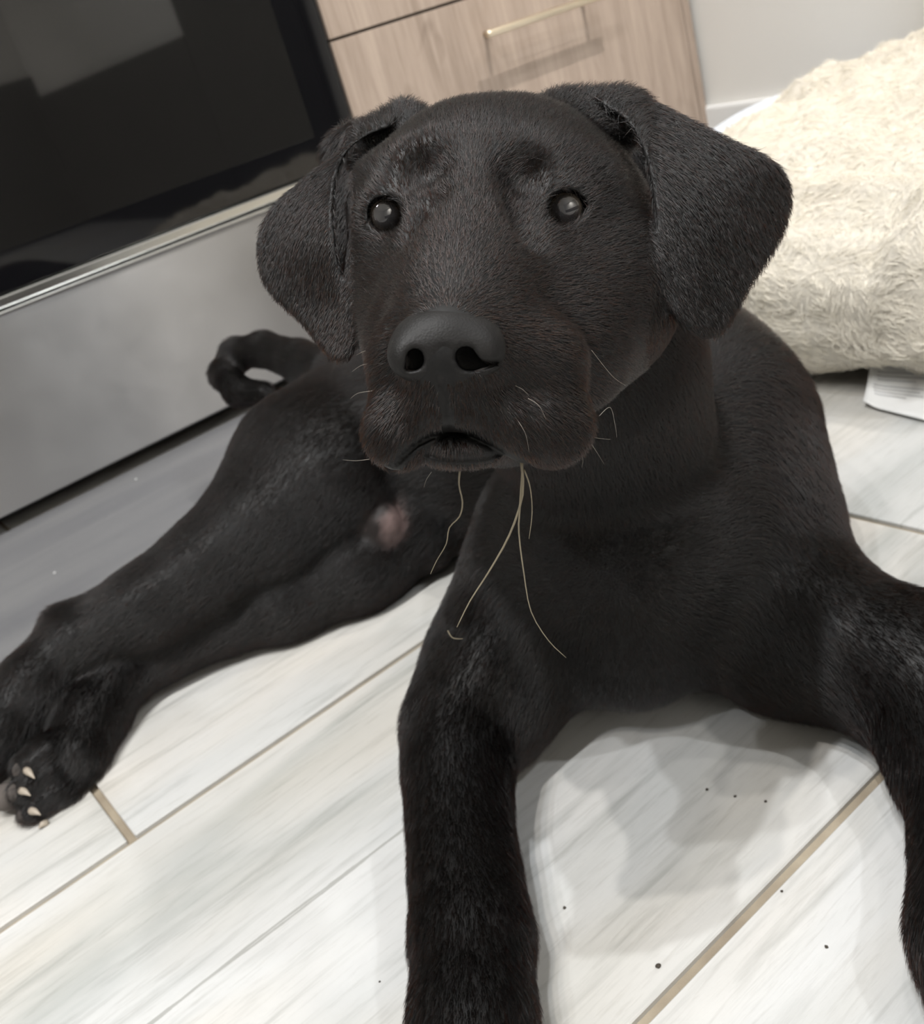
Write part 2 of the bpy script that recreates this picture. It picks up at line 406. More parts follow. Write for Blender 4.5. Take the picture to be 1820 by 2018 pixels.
def surface_nets(A, ax, h):
    s = A < 0
    n = np.array(A.shape)
    cnt = np.zeros(tuple(n - 1), np.int8)
    for dx in (0, 1):
        for dy in (0, 1):
            for dz in (0, 1): cnt += s[dx:n[0] - 1 + dx, dy:n[1] - 1 + dy, dz:n[2] - 1 + dz]
    act = (cnt > 0) & (cnt < 8)
    I, J, K = np.nonzero(act)
    idx = np.full(act.shape, -1, np.int32); idx[I, J, K] = np.arange(len(I))
    P = np.zeros((len(I), 3)); C = np.zeros(len(I))
    corners = [(0, 0, 0), (1, 0, 0), (0, 1, 0), (1, 1, 0), (0, 0, 1), (1, 0, 1), (0, 1, 1), (1, 1, 1)]
    for a in range(8):
        for b in range(a + 1, 8):
            ca, cb = np.array(corners[a]), np.array(corners[b])
            if np.abs(ca - cb).sum() != 1: continue
            va = A[I + ca[0], J + ca[1], K + ca[2]].astype(float); vb = A[I + cb[0], J + cb[1], K + cb[2]].astype(float)
            x = (va < 0) != (vb < 0); t_ = np.where(x, va / np.where(x, va - vb, 1), 0)
            P += np.where(x[:, None], ca + t_[:, None] * (cb - ca), 0); C += x
    P = P / C[:, None] + np.stack([I, J, K], 1)
    V = np.array([ax[0][0], ax[1][0], ax[2][0]]) + P * h
    quads = []
    for axis in range(3):
        sl0 = [slice(None)] * 3; sl1 = [slice(None)] * 3
        sl0[axis] = slice(0, -1); sl1[axis] = slice(1, None)
        a = s[tuple(sl0)]; b = s[tuple(sl1)]
        for flip, mask in ((False, a & ~b), (True, ~a & b)):
            e = np.stack(np.nonzero(mask), 1)
            u, v = (axis + 1) % 3, (axis + 2) % 3
            ok = (e[:, u] > 0) & (e[:, v] > 0) & (e[:, u] < n[u] - 1) & (e[:, v] < n[v] - 1); e = e[ok]
            def g(du, dv):
                q = e.copy(); q[:, u] += du; q[:, v] += dv; return idx[q[:, 0], q[:, 1], q[:, 2]]
            Q = np.stack([g(-1, -1), g(0, -1), g(0, 0), g(-1, 0)], 1)
            quads.append(Q[:, ::-1] if flip else Q)
    return V, np.concatenate(quads)

def tps(ctrl):          # thin-plate depth surface over image-plane control points
    c = np.array(ctrl, float); xy = c[:, :2] / 100; z = c[:, 2]; n = len(c)
    def U(r2): return np.where(r2 > 1e-12, r2 * np.log(np.maximum(r2, 1e-12)), 0)
    D = ((xy[:, None] - xy[None])**2).sum(-1)
    L = np.zeros((n + 3, n + 3)); L[:n, :n] = U(D) + np.eye(n) * 0.05; L[:n, n] = 1; L[:n, n + 1:] = xy; L[n, :n] = 1; L[n + 1:, :n] = xy.T
    w = np.linalg.solve(L, np.concatenate([z, np.zeros(3)]))
    def h(u, v):
        u = u / 100; v = v / 100; o = w[n] + w[n + 1] * u + w[n + 2] * v
        for i in range(n): o = o + w[i] * U((u - xy[i, 0])**2 + (v - xy[i, 1])**2)
        return o
    return h
def smooth_poly(p, it=2):
    p = np.array(p, float)
    for _ in range(it):
        q = np.roll(p, -1, 0); p = np.stack([p * .75 + q * .25, p * .25 + q * .75], 1).reshape(-1, 2)
    return p
def poly_sd(poly, u, v):
    d = np.full(np.broadcast(u, v).shape, 1e9); ins = np.zeros(d.shape, bool)
    n = len(poly)
    for i in range(n):
        a = poly[i]; b = poly[(i + 1) % n]; e = b - a
        wu, wv = u - a[0], v - a[1]
        t_ = np.clip((wu * e[0] + wv * e[1]) / (e @ e), 0, 1)
        d = np.minimum(d, (wu - t_ * e[0])**2 + (wv - t_ * e[1])**2)
        c = ((a[1] > v) != (b[1] > v)) & (u < (b[0] - a[0]) * (v - a[1]) / (b[1] - a[1] + 1e-12) + a[0])
        ins ^= c
    d = np.sqrt(d); return np.where(ins, -d, d)
def poly_box(poly, d0, d1, pad=0.0):
    q = np.array([cam_pt(x, y, d) for x, y in poly for d in (d0, d1)]); return q.min(0) - pad, q.max(0) + pad
def sheet(ops, poly, ctrl, t=0.0032, k=0.006):
    P_ = smooth_poly(poly, 2); h = tps(ctrl); dz = [c[2] for c in ctrl]
    lo, hi = poly_box(P_, min(dz) - .01, max(dz) + .01, 0.004)
    def fn(X, Y, Z):
        u = X / Z * F_PX + CX; v = Y / Z * F_PX + CY
        d2 = poly_sd(P_, u, v) * Z / F_PX; e = (Z - h(u, v)) * 0.86
        return np.sqrt(np.maximum(d2 + t, 0)**2 + e**2) - t
    ops.add(fn, lo, hi, k)
def prism_cut(ops, poly, d0, d1, k=0.001):
    P_ = smooth_poly(poly, 2); lo, hi = poly_box(P_, d0, d1, 0.001)
    def fn(X, Y, Z):
        u = X / Z * F_PX + CX; v = Y / Z * F_PX + CY
        d2 = poly_sd(P_, u, v) * Z / F_PX
        return np.maximum(d2, np.maximum(Z - d1, d0 - Z))
    ops.add(fn, lo, hi, k, 's')

def short_z(z):
    u = np.maximum(0, .425 - z); return z + .30 * u * u / (u + .02)
def short_muzzle(P):
    z2 = short_z(P[:, 2]); return P * (z2 / P[:, 2])[:, None]
D = Ops()
c = cam_pt
# trunk and neck
D.chain([(1250, 1075, .69, .092), (1290, 860, .76, .088), (1200, 850, .88, .098), (1030, 860, .97, .092), (800, 860, 1.0, .083), (710, 885, 1.0, .074)], 0.05)
D.chain([(1318, 782, .80, .075), (1200, 760, .92, .07)], 0.05)
D.chain([(1240, 1120, .665, .062), (1240, 1230, .685, .052)], 0.03)        # breastbone
D.cone(c(1250, 1130, .632), c(1240, 1320, .672), .020, .012, 0.03, flow=False)
# tail
TAIL = [(655, 745, 1.08, .030), (590, 712, 1.14, .022), (520, 688, 1.20, .019), (466, 698, 1.23, .018), (442, 738, 1.22, .017), (470, 772, 1.19, .016), (520, 775, 1.17, .013)]
D.chain(TAIL, 0.01)
D.group(0.014)
D.chain([(1040, 500, .53, .050), (1130, 700, .59, .064), (1190, 850, .64, .067)], 0.04)
# near shoulder and foreleg (image right)
D.group(0.028)
D.chain([(1385, 880, .745, .083), (1425, 1015, .72, .072), (1550, 1228, .665, .053), (1815, 1335, .605, .044)], 0.03)
D.chain([(1818, 1335, .605, .043), (1885, 1500, .555, .031), (1940, 1700, .50, .0275), (1945, 1850, .465, .0285), (1985, 2010, .435, .029)], 0.025)
# far shoulder and foreleg (image left)
D.group(0.028)
D.chain([(1080, 1040, .72, .05), (1058, 1180, .71, .050), (975, 1330, .69, .043), (908, 1440, .665, .034)], 0.035)
D.chain([(905, 1440, .665, .034), (902, 1530, .635, .0295), (906, 1630, .605, .0265), (917, 1730, .575, .0268), (930, 1850, .54, .0285), (931, 2010, .50, .0272), (930, 2100, .478, .027)], 0.02)
D.chain([(1030, 1330, .70, .03), (985, 1430, .685, .022)], 0.03)
D.group(0.006)
for bx, by, bd in ((930, 2150, .468), (1995, 2080, .425)):                  # fore paws below the frame edge
    for dx in (-62, -22, 22, 62):
        D.chain([(bx + dx * .6, by, bd, .017), (bx + dx * 1.15, by + 150 - abs(dx) * .6, bd - .03, .0125)], 0.008)
# lower hind leg on the floor
D.group(0.010)
D.chain([(850, 1000, .97, .050), (700, 1115, .94, .040), (560, 1185, .93, .033), (430, 1228, .925, .025), (330, 1275, .912, .022), (262, 1332, .90, .022)], 0.03)
D.chain([(236, 1326, .89, .027), (176, 1420, .862, .030), (150, 1495, .832, .029)], 0.012)
for (x0, y0, x1, y1, d0, d1, r) in ((132, 1462, 60, 1512, .83, .806, .0160), (148, 1496, 56, 1556, .828, .80, .0165), (165, 1530, 72, 1597, .825, .797, .0160), (188, 1540, 104, 1614, .825, .80, .0150)):
    D.chain([(x0, y0, d0, r), ((x0 + x1) / 2, (y0 + y1) / 2, (d0 + d1) / 2 - .003, r * 1.02), (x1, y1, d1, r * .88)], 0.0025)
# pelvis, upper hind leg
D.group(0.008)
D.chain([(680, 860, 1.0, .070), (612, 935, .965, .073), (520, 1035, .925, .051), (405, 1122, .905, .038), (290, 1195, .888, .031), (170, 1262, .875, .027)], 0.03)
D.chain([(715, 880, .965, .050), (655, 970, .935, .043), (560, 1055, .925, .037)], 0.04)
D.chain([(420, 1065, .925, .018), (260, 1160, .90, .011), (118, 1222, .885, .013)], 0.012)     # heel tendon
D.chain([(130, 1262, .875, .025), (62, 1356, .855, .027), (-8, 1446, .835, .029), (-90, 1525, .81, .03)], 0.015)
for dx, dy in ((-40, -26), (-14, -6), (14, 14), (40, 30)):
    D.chain([(-110 + dx, 1520 + dy, .81, .016), (-180 + dx, 1600 + dy, .785, .012)], 0.006)
# flank fold and groin
D.group(0.012)
D.chain([(800, 880, .955, .020), (815, 1000, .95, .011), (850, 1090, .95, .014)], 0.02)
D.chain([(775, 920, .945, .016), (785, 1020, .935, .009)], 0.012)
D.group(0.005)
D.ell(cam_pt(752, 1032, .915), (.019, .021, .019), 0.006)
D.ell(cam_pt(770, 1068, .925), (.011, .013, .012), 0.006)

# head
D.group(0.022)
D.ell(c(985, 465, .492), (.066, .0535, .074), 0.02)                              # skull
D.cone(c(930, 380, .455), c(1010, 375, .465), .0325, .0325, 0.03, flow=False)     # forehead
D.cone(c(940, 440, .434), c(890, 690, .3450), .031, .0180, 0.02, flow=False)     # bridge of the muzzle
D.cone(c(970, 570, .458), c(935, 705, .392), .046, .027, 0.03, flow=False)      # muzzle root
D.ell(c(930, 712, .374), (.0355, .0180, .034), 0.012)                           # muzzle box
D.cone(c(826, 452, .462), c(822, 560, .456), .024, .026, 0.025, flow=False)     # cheeks
D.cone(c(1148, 450, .478), c(1155, 560, .472), .026, .032, 0.025, flow=False)
D.cone(c(1110, 690, .43), c(1180, 600, .475), .026, .032, 0.03, flow=False)     # jaw side
D.cone(c(818, 690, .415), c(822, 590, .45), .018, .022, 0.03, flow=False)
D.cone(c(815, 350, .434), c(745, 378, .450), .013, .012, 0.014, flow=False)     # brows
D.cone(c(1065, 340, .432), c(1150, 365, .439), .014, .013, 0.014, flow=False)
D.cone(c(800, 250, .480), c(722, 295, .477), .012, .012, 0.012, flow=False)     # ear bases
D.cone(c(1110, 232, .48), c(1225, 232, .474), .013, .013, 0.014, flow=False)
D.cone(c(1090, 680, .410), c(1145, 575, .455), .017, .026, 0.03, flow=False)     # muzzle side into cheek
# lips: flews and the arch between them
LIP = [(786, 858, .3630, .0105), (806, 838, .3575, .0098), (842, 800, .3505, .0088), (884, 776, .3445, .0086), (932, 794, .3490, .0090), (985, 824, .3560, .0104), (1040, 840, .3630, .0116), (1088, 842, .3715, .0122)]
for p, q in zip(LIP[:-1], LIP[1:]): D.cone(c(*p[:3]), c(*q[:3]), p[3], q[3], 0.004, flow=False)
D.cone(c(828, 745, .368), c(792, 842, .366), .0178, .0115, 0.012, flow=False)
D.cone(c(1050, 745, .374), c(1084, 832, .374), .0200, .0132, 0.012, flow=False)
D.cone(c(880, 700, .340), c(885, 775, .3435), .013, .0090, 0.010, flow=False)   # front of the lip
# hollows between brow and forehead, beside the bridge
D.ell(c(838, 318, .4090), (.0075, .0085, .010), 0.014, 's')
D.ell(c(1030, 338, .4045), (.008, .009, .011), 0.014, 's')
D.cone(c(850, 400, .399), c(842, 470, .395), .006, .006, 0.012, 's')
D.cone(c(1030, 400, .395), c(1035, 465, .389), .006, .006, 0.012, 's')
# lower jaw
D.group(0.0008)
D.cone(c(905, 862, .388), c(985, 790, .455), .0098, .030, 0.008, flow=False)
D.ell(c(903, 880, .3620), (.0165, .0062, .011), 0.003)
D.ell(c(905, 896, .3640), (.0150, .0048, .012), 0.003)
EYES = [((760, 424, .4335), .0105, [(722, 425), (728, 402), (745, 388), (768, 386), (788, 397), (796, 422), (792, 448), (775, 460), (752, 461), (733, 449)]),
        ((1113, 412, .4275), .0105, [(1073, 418), (1078, 392), (1097, 375), (1123, 372), (1145, 384), (1160, 405), (1150, 425), (1130, 440), (1105, 446), (1083, 438)])]
D.group(0.010)
for (ex, ey, ed), er, op in EYES:
    D.ball(ex, ey, ed, er + .0024, 0.010)
D.group(0.02)
D.cone(c(712, 320, .522), c(722, 560, .528), .020, .024, 0.02, flow=False)        # neck skin behind the ears
D.cone(c(1235, 300, .525), c(1262, 470, .53), .022, .026, 0.02, flow=False)
# ears
D.group(0.0045)
sheet(D, [(770, 222), (725, 250), (690, 285), (640, 320), (585, 362), (538, 402), (510, 450), (506, 510), (522, 565), (560, 605), (600, 642), (630, 682), (652, 708), (675, 715), (695, 702), (704, 665), (699, 628), (686, 595), (673, 550), (663, 490), (657, 430), (659, 380), (668, 332), (688, 290), (735, 262), (775, 250)],
      [(760, 235, .466), (690, 290, .456), (600, 360, .465), (512, 470, .488), (560, 590, .470), (675, 705, .436), (660, 430, .441), (630, 450, .446), (580, 480, .460), (640, 600, .450), (695, 625, .434)], 0.0034, 0.004)
D.group(0.0045)
sheet(D, [(1175, 200), (1200, 180), (1235, 178), (1280, 196), (1340, 226), (1400, 255), (1460, 285), (1518, 310), (1550, 345), (1560, 388), (1550, 440), (1522, 498), (1482, 555), (1456, 603), (1430, 650), (1400, 669), (1370, 662), (1330, 632), (1305, 590), (1291, 530), (1294, 470), (1286, 400), (1276, 330), (1256, 268), (1224, 230)],
      [(1200, 200, .464), (1245, 290, .446), (1284, 440, .438), (1400, 300, .464), (1480, 330, .476), (1550, 380, .497), (1430, 450, .456), (1350, 420, .443), (1535, 470, .489), (1400, 655, .446), (1300, 570, .437), (1350, 560, .440)], 0.0036, 0.004)
D.group(0.001)
for (ex, ey, ed), er, op in EYES:
    prism_cut(D, op, ed - .05, ed, 0.0012)
NOSTRILS = ([(800, 712), (800, 695), (815, 685), (830, 690), (837, 708), (832, 724), (815, 732), (795, 730)],
            [(896, 708), (898, 690), (912, 682), (930, 684), (938, 698), (950, 712), (978, 712), (985, 716), (965, 724), (935, 732), (908, 730)])
for q in NOSTRILS: prism_cut(D, q, .30, .348, 0.001)
# everything stays above the floor
def floor_cut(X, Y, Z):
    return X * RC[0, 2] + Y * RC[1, 2] + Z * RC[2, 2] + CAM_H - 0.0015
D.group(0.0)
D.add(floor_cut, (-2, -2, -2), (3, 3, 3), 0.006, 's')

FLO = np.array(cam_pt(480, 140, .54)); FHI = np.array([(1590 - CX) / F_PX * .545, (975 - CY) / F_PX * .36 + .012, .54])
FLO[2] = .312; FLO[1] -= .004; FLO[0] -= .004
H1, H2 = 0.0013, 0.0032
A1, ax1 = D.eval(FLO, FHI, H1); V1, Q1 = surface_nets(A1, ax1, H1); del A1
A2, ax2 = D.eval((-.50, -.215, .40), (.345, .36, 1.30), H2); V2, Q2 = surface_nets(A2, ax2, H2); del A2
def inside(V, pad): return np.all((V > FLO + pad) & (V < FHI - pad), 1)
keep = ~np.all(inside(V2, H1 * 3)[Q2], 1)
Q2 = Q2[keep]; used = np.unique(Q2); rm = np.full(len(V2), -1); rm[used] = np.arange(len(used)); V2 = V2[used]; Q2 = rm[Q2]
# drop stray inner shells: keep only connected pieces with enough vertices
def main_pieces(V, Q, nmin=1500):
    lab = np.arange(len(V))
    for _ in range(4000):
        mn = lab[Q].min(1); new = lab.copy(); np.minimum.at(new, Q.ravel(), np.repeat(mn, 4)); new = new[new]
        if (new == lab).all(): break
        lab = new
    ids, cn = np.unique(lab, return_counts=True); ok = np.isin(lab, ids[cn > nmin])
    Qk = Q[ok[Q].all(1)]; u_ = np.unique(Qk); r_ = np.full(len(V), -1); r_[u_] = np.arange(len(u_)); return V[u_], r_[Qk]
V1, Q1 = main_pieces(V1, Q1); V2, Q2 = main_pieces(V2, Q2)
# creases pressed into the face: mouth line, philtrum, lower lip
bare1 = np.zeros(len(V1))
def crease(pts, half_px, deep, bare_px, zmax=.40):
    u = V1[:, 0] / V1[:, 2] * F_PX + CX; v = V1[:, 1] / V1[:, 2] * F_PX + CY
    d = np.full(len(V1), 1e9); pts = np.array(pts, float)
    for a, b in zip(pts[:-1], pts[1:]):
        e = b - a; tt = np.clip(((u - a[0]) * e[0] + (v - a[1]) * e[1]) / (e @ e), 0, 1)
        d = np.minimum(d, np.hypot(u - a[0] - tt * e[0], v - a[1] - tt * e[1]))
    d = np.where(V1[:, 2] < zmax, d, 1e9)
    V1[:, 2] += deep * np.exp(-(d / half_px)**2)
    bare1[:] = np.maximum(bare1, d < bare_px)
crease([(768, 922), (795, 897), (822, 874), (856, 856), (886, 847), (925, 857), (965, 876), (1000, 898), (1030, 913)], 7, .0045, 9)
crease([(866, 742), (872, 770), (879, 805), (886, 845)], 6, .0026, 8)
crease([(838, 893), (870, 903), (910, 906), (950, 903), (980, 896)], 5, .0022, 5)
# a puppy's short muzzle: ease its length towards the eyes
V1[:] = short_muzzle(V1)
DV = np.concatenate([V1, V2]); DQ = np.concatenate([Q1, Q2 + len(V1)])
def light_mesh(name, Vw, Q, mt, parent, off):
    me = bpy.data.meshes.new(name); n = len(Vw); nq = len(Q)
    me.vertices.add(n); me.vertices.foreach_set('co', (Vw - off).astype(np.float32).ravel())
    me.loops.add(nq * 4); me.loops.foreach_set('vertex_index', Q.astype(np.int32).ravel())
    me.polygons.add(nq); me.polygons.foreach_set('loop_start', (np.arange(nq) * 4).astype(np.int32))
    me.update(calc_edges=True); me.validate()
    me.polygons.foreach_set('use_smooth', np.ones(len(me.polygons), bool))
    me.materials.append(mt); me.update()
    return link(bpy.data.objects.new(name, me), parent)

# --- dog materials
M_COAT = mat('black_coat', rough=0.48, spec=0.27); t = NT(M_COAT)
at = t.n('ShaderNodeAttribute'); at.attribute_name = 'skin'
nz = t.noise(t.coords(), 60, 4)
base = t.ramp(nz, [(0.3, (0.0035, 0.0034, 0.0035)), (0.7, (0.0065, 0.0060, 0.0058))])
pink = t.ramp(t.noise(t.coords(), 34, 2), [(0.38, (0.02, 0.015, 0.014)), (0.62, (0.22, 0.155, 0.145))])
t.l(t.mix(at.outputs['Fac'], base, pink), t.b.inputs['Base Color'])
t.l(t.bump(t.noise(t.coords(), 700, 3), 0.12, 0.001), t.b.inputs['Normal'])
M_FUR = bpy.data.materials.new('black_fur'); M_FUR.use_nodes = True
nt_ = M_FUR.node_tree; nt_.nodes.clear()
out = nt_.nodes.new('ShaderNodeOutputMaterial'); hb_ = nt_.nodes.new('ShaderNodeBsdfHairPrincipled')
hb_.parametrization = 'MELANIN'
hb_.inputs['Melanin'].default_value = 1.0; hb_.inputs['Melanin Redness'].default_value = 0.30
hb_.inputs['Roughness'].default_value = 0.25; hb_.inputs['Radial Roughness'].default_value = 0.4; hb_.inputs['IOR'].default_value = 1.55
hb_.inputs['Random Color'].default_value = 0.15; hb_.inputs['Random Roughness'].default_value = 0.2
nt_.links.new(hb_.outputs[0], out.inputs['Surface'])
ba_ = nt_.nodes.new('ShaderNodeAttribute'); ba_.attribute_name = 'brown_sheen'  # brown muzzle and shoulder fur, lightened further in place of sheen
mm_ = nt_.nodes.new('ShaderNodeMapRange'); mm_.inputs['From Min'].default_value = 0; mm_.inputs['From Max'].default_value = 1
mm_.inputs['To Min'].default_value = 1.0; mm_.inputs['To Max'].default_value = 0.885
nt_.links.new(ba_.outputs['Fac'], mm_.inputs['Value']); nt_.links.new(mm_.outputs[0], hb_.inputs['Melanin'])
M_NOSE = mat('nose_leather', (0.009, 0.0082, 0.0078), 0.55, 0, 0.26); t = NT(M_NOSE)
vor = t.n('ShaderNodeTexVoronoi'); vor.inputs['Scale'].default_value = 1100; t.l(t.coords(), vor.inputs['Vector'])
t.l(t.bump(vor.outputs['Distance'], 0.18, 0.0005), t.b.inputs['Normal'])
M_EYE = mat('dark_eye', (0.008, 0.007, 0.007), 0.02, 0, 0.6); t = NT(M_EYE)
t.b.inputs['Coat Weight'].default_value = 1.0; t.b.inputs['Coat Roughness'].default_value = 0.0
sx = t.n('ShaderNodeSeparateXYZ'); t.l(t.coords(), sx.inputs[0])
rad = t.math('SQRT', t.math('ADD', t.math('MULTIPLY', sx.outputs[0], sx.outputs[0]), t.math('MULTIPLY', sx.outputs[1], sx.outputs[1])))
t.l(t.ramp(t.math('DIVIDE', rad, 0.0105), [(0.0, (0.022, 0.022, 0.025)), (0.42, (0.030, 0.028, 0.028)), (0.62, (0.045, 0.036, 0.028)), (0.70, (0.003, 0.003, 0.003))]), t.b.inputs['Base Color'])  # iris and dark rim; the grey centre paints in the room's reflection
M_CLAW = mat('pale_claw', (0.36, 0.31, 0.25), 0.45)
M_PAD = mat('grey_paw_pad', (0.115, 0.098, 0.088), 0.75); t = NT(M_PAD); t.l(t.bump(t.noise(t.coords(), 500, 3), 0.5, 0.001), t.b.inputs['Normal'])
M_WHISK = mat('pale_whisker', (0.30, 0.27, 0.23), 0.45)

DOGW = np.array([0.42, 0.62, 0.0])
dog = empty('dog', DOGW); tag(dog, 'black labrador puppy lying on the tiled floor looking up', 'dog')
Vw = c2w(DV)
body = light_mesh('body', Vw, DQ, M_COAT, dog, DOGW)
skin = np.zeros(len(DV), np.float32)
for (px, py, d, r) in ((752, 1030, .91, .020), (775, 975, .93, .012), (770, 1000, .92, .012)):
    dd = np.linalg.norm(DV - cam_pt(px, py, d), axis=1); skin = np.maximum(skin, np.clip(1.5 - dd / r, 0, 1))
sa = body.data.attributes.new('skin', 'FLOAT', 'POINT'); sa.data.foreach_set('value', skin)

# --- nose
N = Ops()
N.cone(c(832, 685, .3396), c(928, 679, .3396), .0095, .0100, 0.012)
N.ell(c(880, 682, .3396), (.0135, .0072, .0118), 0.010)
N.cone(c(878, 690, .337), c(880, 722, .337), .0115, .0078, 0.010)
N.ell(c(803, 704, .3335), (.0060, .0062, .0085), 0.006)
N.ell(c(950, 696, .3335), (.0066, .0066, .0085), 0.006)
N.cone(c(874, 690, .3240), c(876, 735, .3260), .0010, .0010, 0.003, 's')
for q in NOSTRILS: prism_cut(N, q, .30, .345, 0.002)
nlo = np.array(c(740, 590, .36)) - .005; nhi = np.array(c(1020, 790, .36)) + .005; nlo[2] = .315; nhi[2] = .356
An, axn = N.eval(nlo, nhi, 0.0008); Vn, Qn = surface_nets(An, axn, 0.0008)
light_mesh('nose', c2w(short_muzzle(Vn)), Qn, M_NOSE, dog, DOGW)

# --- eyes
def sphere(name, cw, r, mt, parent, seg=32, rings=20):
    bm = bmesh.new(); bmesh.ops.create_uvsphere(bm, u_segments=seg, v_segments=rings, radius=r)
    me = bpy.data.meshes.new(name); bm.to_mesh(me); bm.free(); me.materials.append(mt)
    me.polygons.foreach_set('use_smooth', [True] * len(me.polygons))
    o = bpy.data.objects.new(name, me); o.location = np.array(cw) - np.array(parent_world(parent)); return link(o, parent)
for (ex, ey, ed), er, op in EYES:
    e_ = sphere('eye', at_depth(ex, ey, ed), er, M_EYE, dog, 48, 32)
    e_.rotation_euler = Vector(-ray(ex, ey - 40)).to_track_quat('Z', 'Y').to_euler()
# --- claws and pads of the hind paw
def claw(px, py, d, px2, py2, d2, r=0.0032):
    a = at_depth(px, py, d); b = at_depth(px2, py2, d2); mid = (a + b) / 2 + np.array([0, 0, .001])
    tube('claw', [a, a * .5 + mid * .5, mid, b], [r, r * .95, r * .75, r * .15], M_CLAW, dog, 10)
for q in ((52, 1518, .793, 68, 1534, .783), (84, 1462, .812, 72, 1474, .804), (42, 1558, .787, 60, 1568, .779), (62, 1598, .783, 80, 1606, .776), (92, 1622, .786, 76, 1632, .780)): claw(*q)
def pad(px, py, d, rx, ry, rz):
    o = sphere('paw_pad', at_depth(px, py, d), 1.0, M_PAD, dog, 20, 12); o.scale = (rx, ry, rz); return o
pad(48, 1518, .8005, .0090, .0080, .0095); pad(40, 1560, .795, .0095, .009, .0095); pad(56, 1602, .793, .009, .0085, .0085); pad(14, 1570, .808, .012, .011, .011)

# --- fur
def make_fur(name, V, Q, n, length_fn, flow_fn, density_fn, width, mt, parent, off, lift=0.35, bend=0.25, jitter=0.18, ribs=3, extra=None):
    a, b, c_, d_ = (V[Q[:, i]] for i in range(4))
    nr = np.cross(c_ - a, d_ - b); area = np.linalg.norm(nr, axis=1) * .5; nr /= np.maximum(area[:, None] * 2, 1e-12)
    cen = (a + b + c_ + d_) / 4
    w = area * density_fn(cen, nr); w /= w.sum()
    f = rng.choice(len(Q), n, p=w)
    u, v = rng.random((n, 1)), rng.random((n, 1))
    p = (a[f] * (1 - u) + b[f] * u) * (1 - v) + (d_[f] * (1 - u) + c_[f] * u) * v
    nn = nr[f]
    fl_ = flow_fn(p, nn); fl_ = fl_ + rng.normal(0, jitter, (n, 3)); fl_ -= (fl_ * nn).sum(1, keepdims=True) * nn
    fl_ /= np.maximum(np.linalg.norm(fl_, axis=1, keepdims=True), 1e-6)
    L = length_fn(p)[:, None] * rng.uniform(0.7, 1.25, (n, 1))
    lf = lift * rng.uniform(0.6, 1.4, (n, 1))
    pts = np.empty((n, ribs, 3), np.float32)
    for i in range(ribs):
        s_ = i / (ribs - 1)
        pts[:, i] = p + nn * 0.0001 + L * (fl_ * s_ + nn * (lf * s_ - bend * lf * s_ * s_))
    cu = bpy.data.hair_curves.new(name); cu.add_curves([ribs] * n)
    cu.points.foreach_set('position', (pts - off).astype(np.float32).ravel())
    ra = cu.attributes.get('radius') or cu.attributes.new('radius', 'FLOAT', 'POINT')
    prof = np.linspace(1.0, 0.15, ribs)[None, :] * width * rng.uniform(.7, 1.2, (n, 1))
    ra.data.foreach_set('value', prof.astype(np.float32).ravel())
    if extra is not None:
        ea = cu.attributes.new('brown_sheen', 'FLOAT', 'CURVE'); ea.data.foreach_set('value', extra(p).astype(np.float32))
    cu.materials.append(mt); o = bpy.data.objects.new(name, cu); link(o, parent); o['kind'] = 'stuff'
    return o
nose_c = cam_pt(880, 660, .353)
fa = np.array([q[0] for q in D.flow]); fb = np.array([q[1] for q in D.flow]); fr = np.array([q[2] for q in D.flow])
def dog_flow(P, Nn):
    acc = np.zeros_like(P); 
    for a, b, r in zip(fa, fb, fr):
        ba = b - a; tt = np.clip(((P - a) @ ba) / (ba @ ba), 0, 1)
        d = np.linalg.norm(P - a - tt[:, None] * ba, axis=1) / r
        acc += (ba / np.linalg.norm(ba))[None] * (1 / (d**6 + .02))[:, None]
    acc /= np.maximum(np.linalg.norm(acc, axis=1, keepdims=True), 1e-9)
    hv = P - nose_c; hd = np.linalg.norm(hv, axis=1, keepdims=True); hv = hv / hd
    wgt = np.clip((0.21 - hd) / 0.05, 0, 1) * (P[:, 2:3] < .54)
    g = acc * (1 - wgt) + hv * wgt
    g = g + np.array([0, .25, 0])
    u = P[:, 0] / P[:, 2] * F_PX + CX; v = P[:, 1] / P[:, 2] * F_PX + CY
    earm = ((u < 700) | (u > 1272)) & (P[:, 2] < .51) & (v > 160) & (v < 730)
    ed = np.where((u < 900)[:, None], np.array([-.35, .9, .1])[None], np.array([.45, .85, .1])[None])
    return np.where(earm[:, None], ed, g)
def dog_len(P):
    hd = np.linalg.norm(P - nose_c, axis=1)
    u = P[:, 0] / P[:, 2] * F_PX + CX; v = P[:, 1] / P[:, 2] * F_PX + CY
    ear = ((u < 700) | (u > 1272)) & (P[:, 2] < .51) & (v > 160) & (v < 730)
    return np.where(ear, .62, 1.0) * np.interp(hd, [0, .06, .13, .22, .4], [.0021, .0034, .0044, .0068, .0072])
bare_q = bare1[Q1].max(1)
def dog_brown_sheen(P):  # brown fur colour plus painted lightening of the lit face
    hd = np.linalg.norm(P - nose_c, axis=1)
    b = np.interp(hd, [0, .05, .10, .16], [1, .95, .6, 0])
    sh = np.linalg.norm(P - cam_pt(1450, 900, .68), axis=1)
    return np.maximum(b, .55 * np.exp(-(sh / .07)**2))
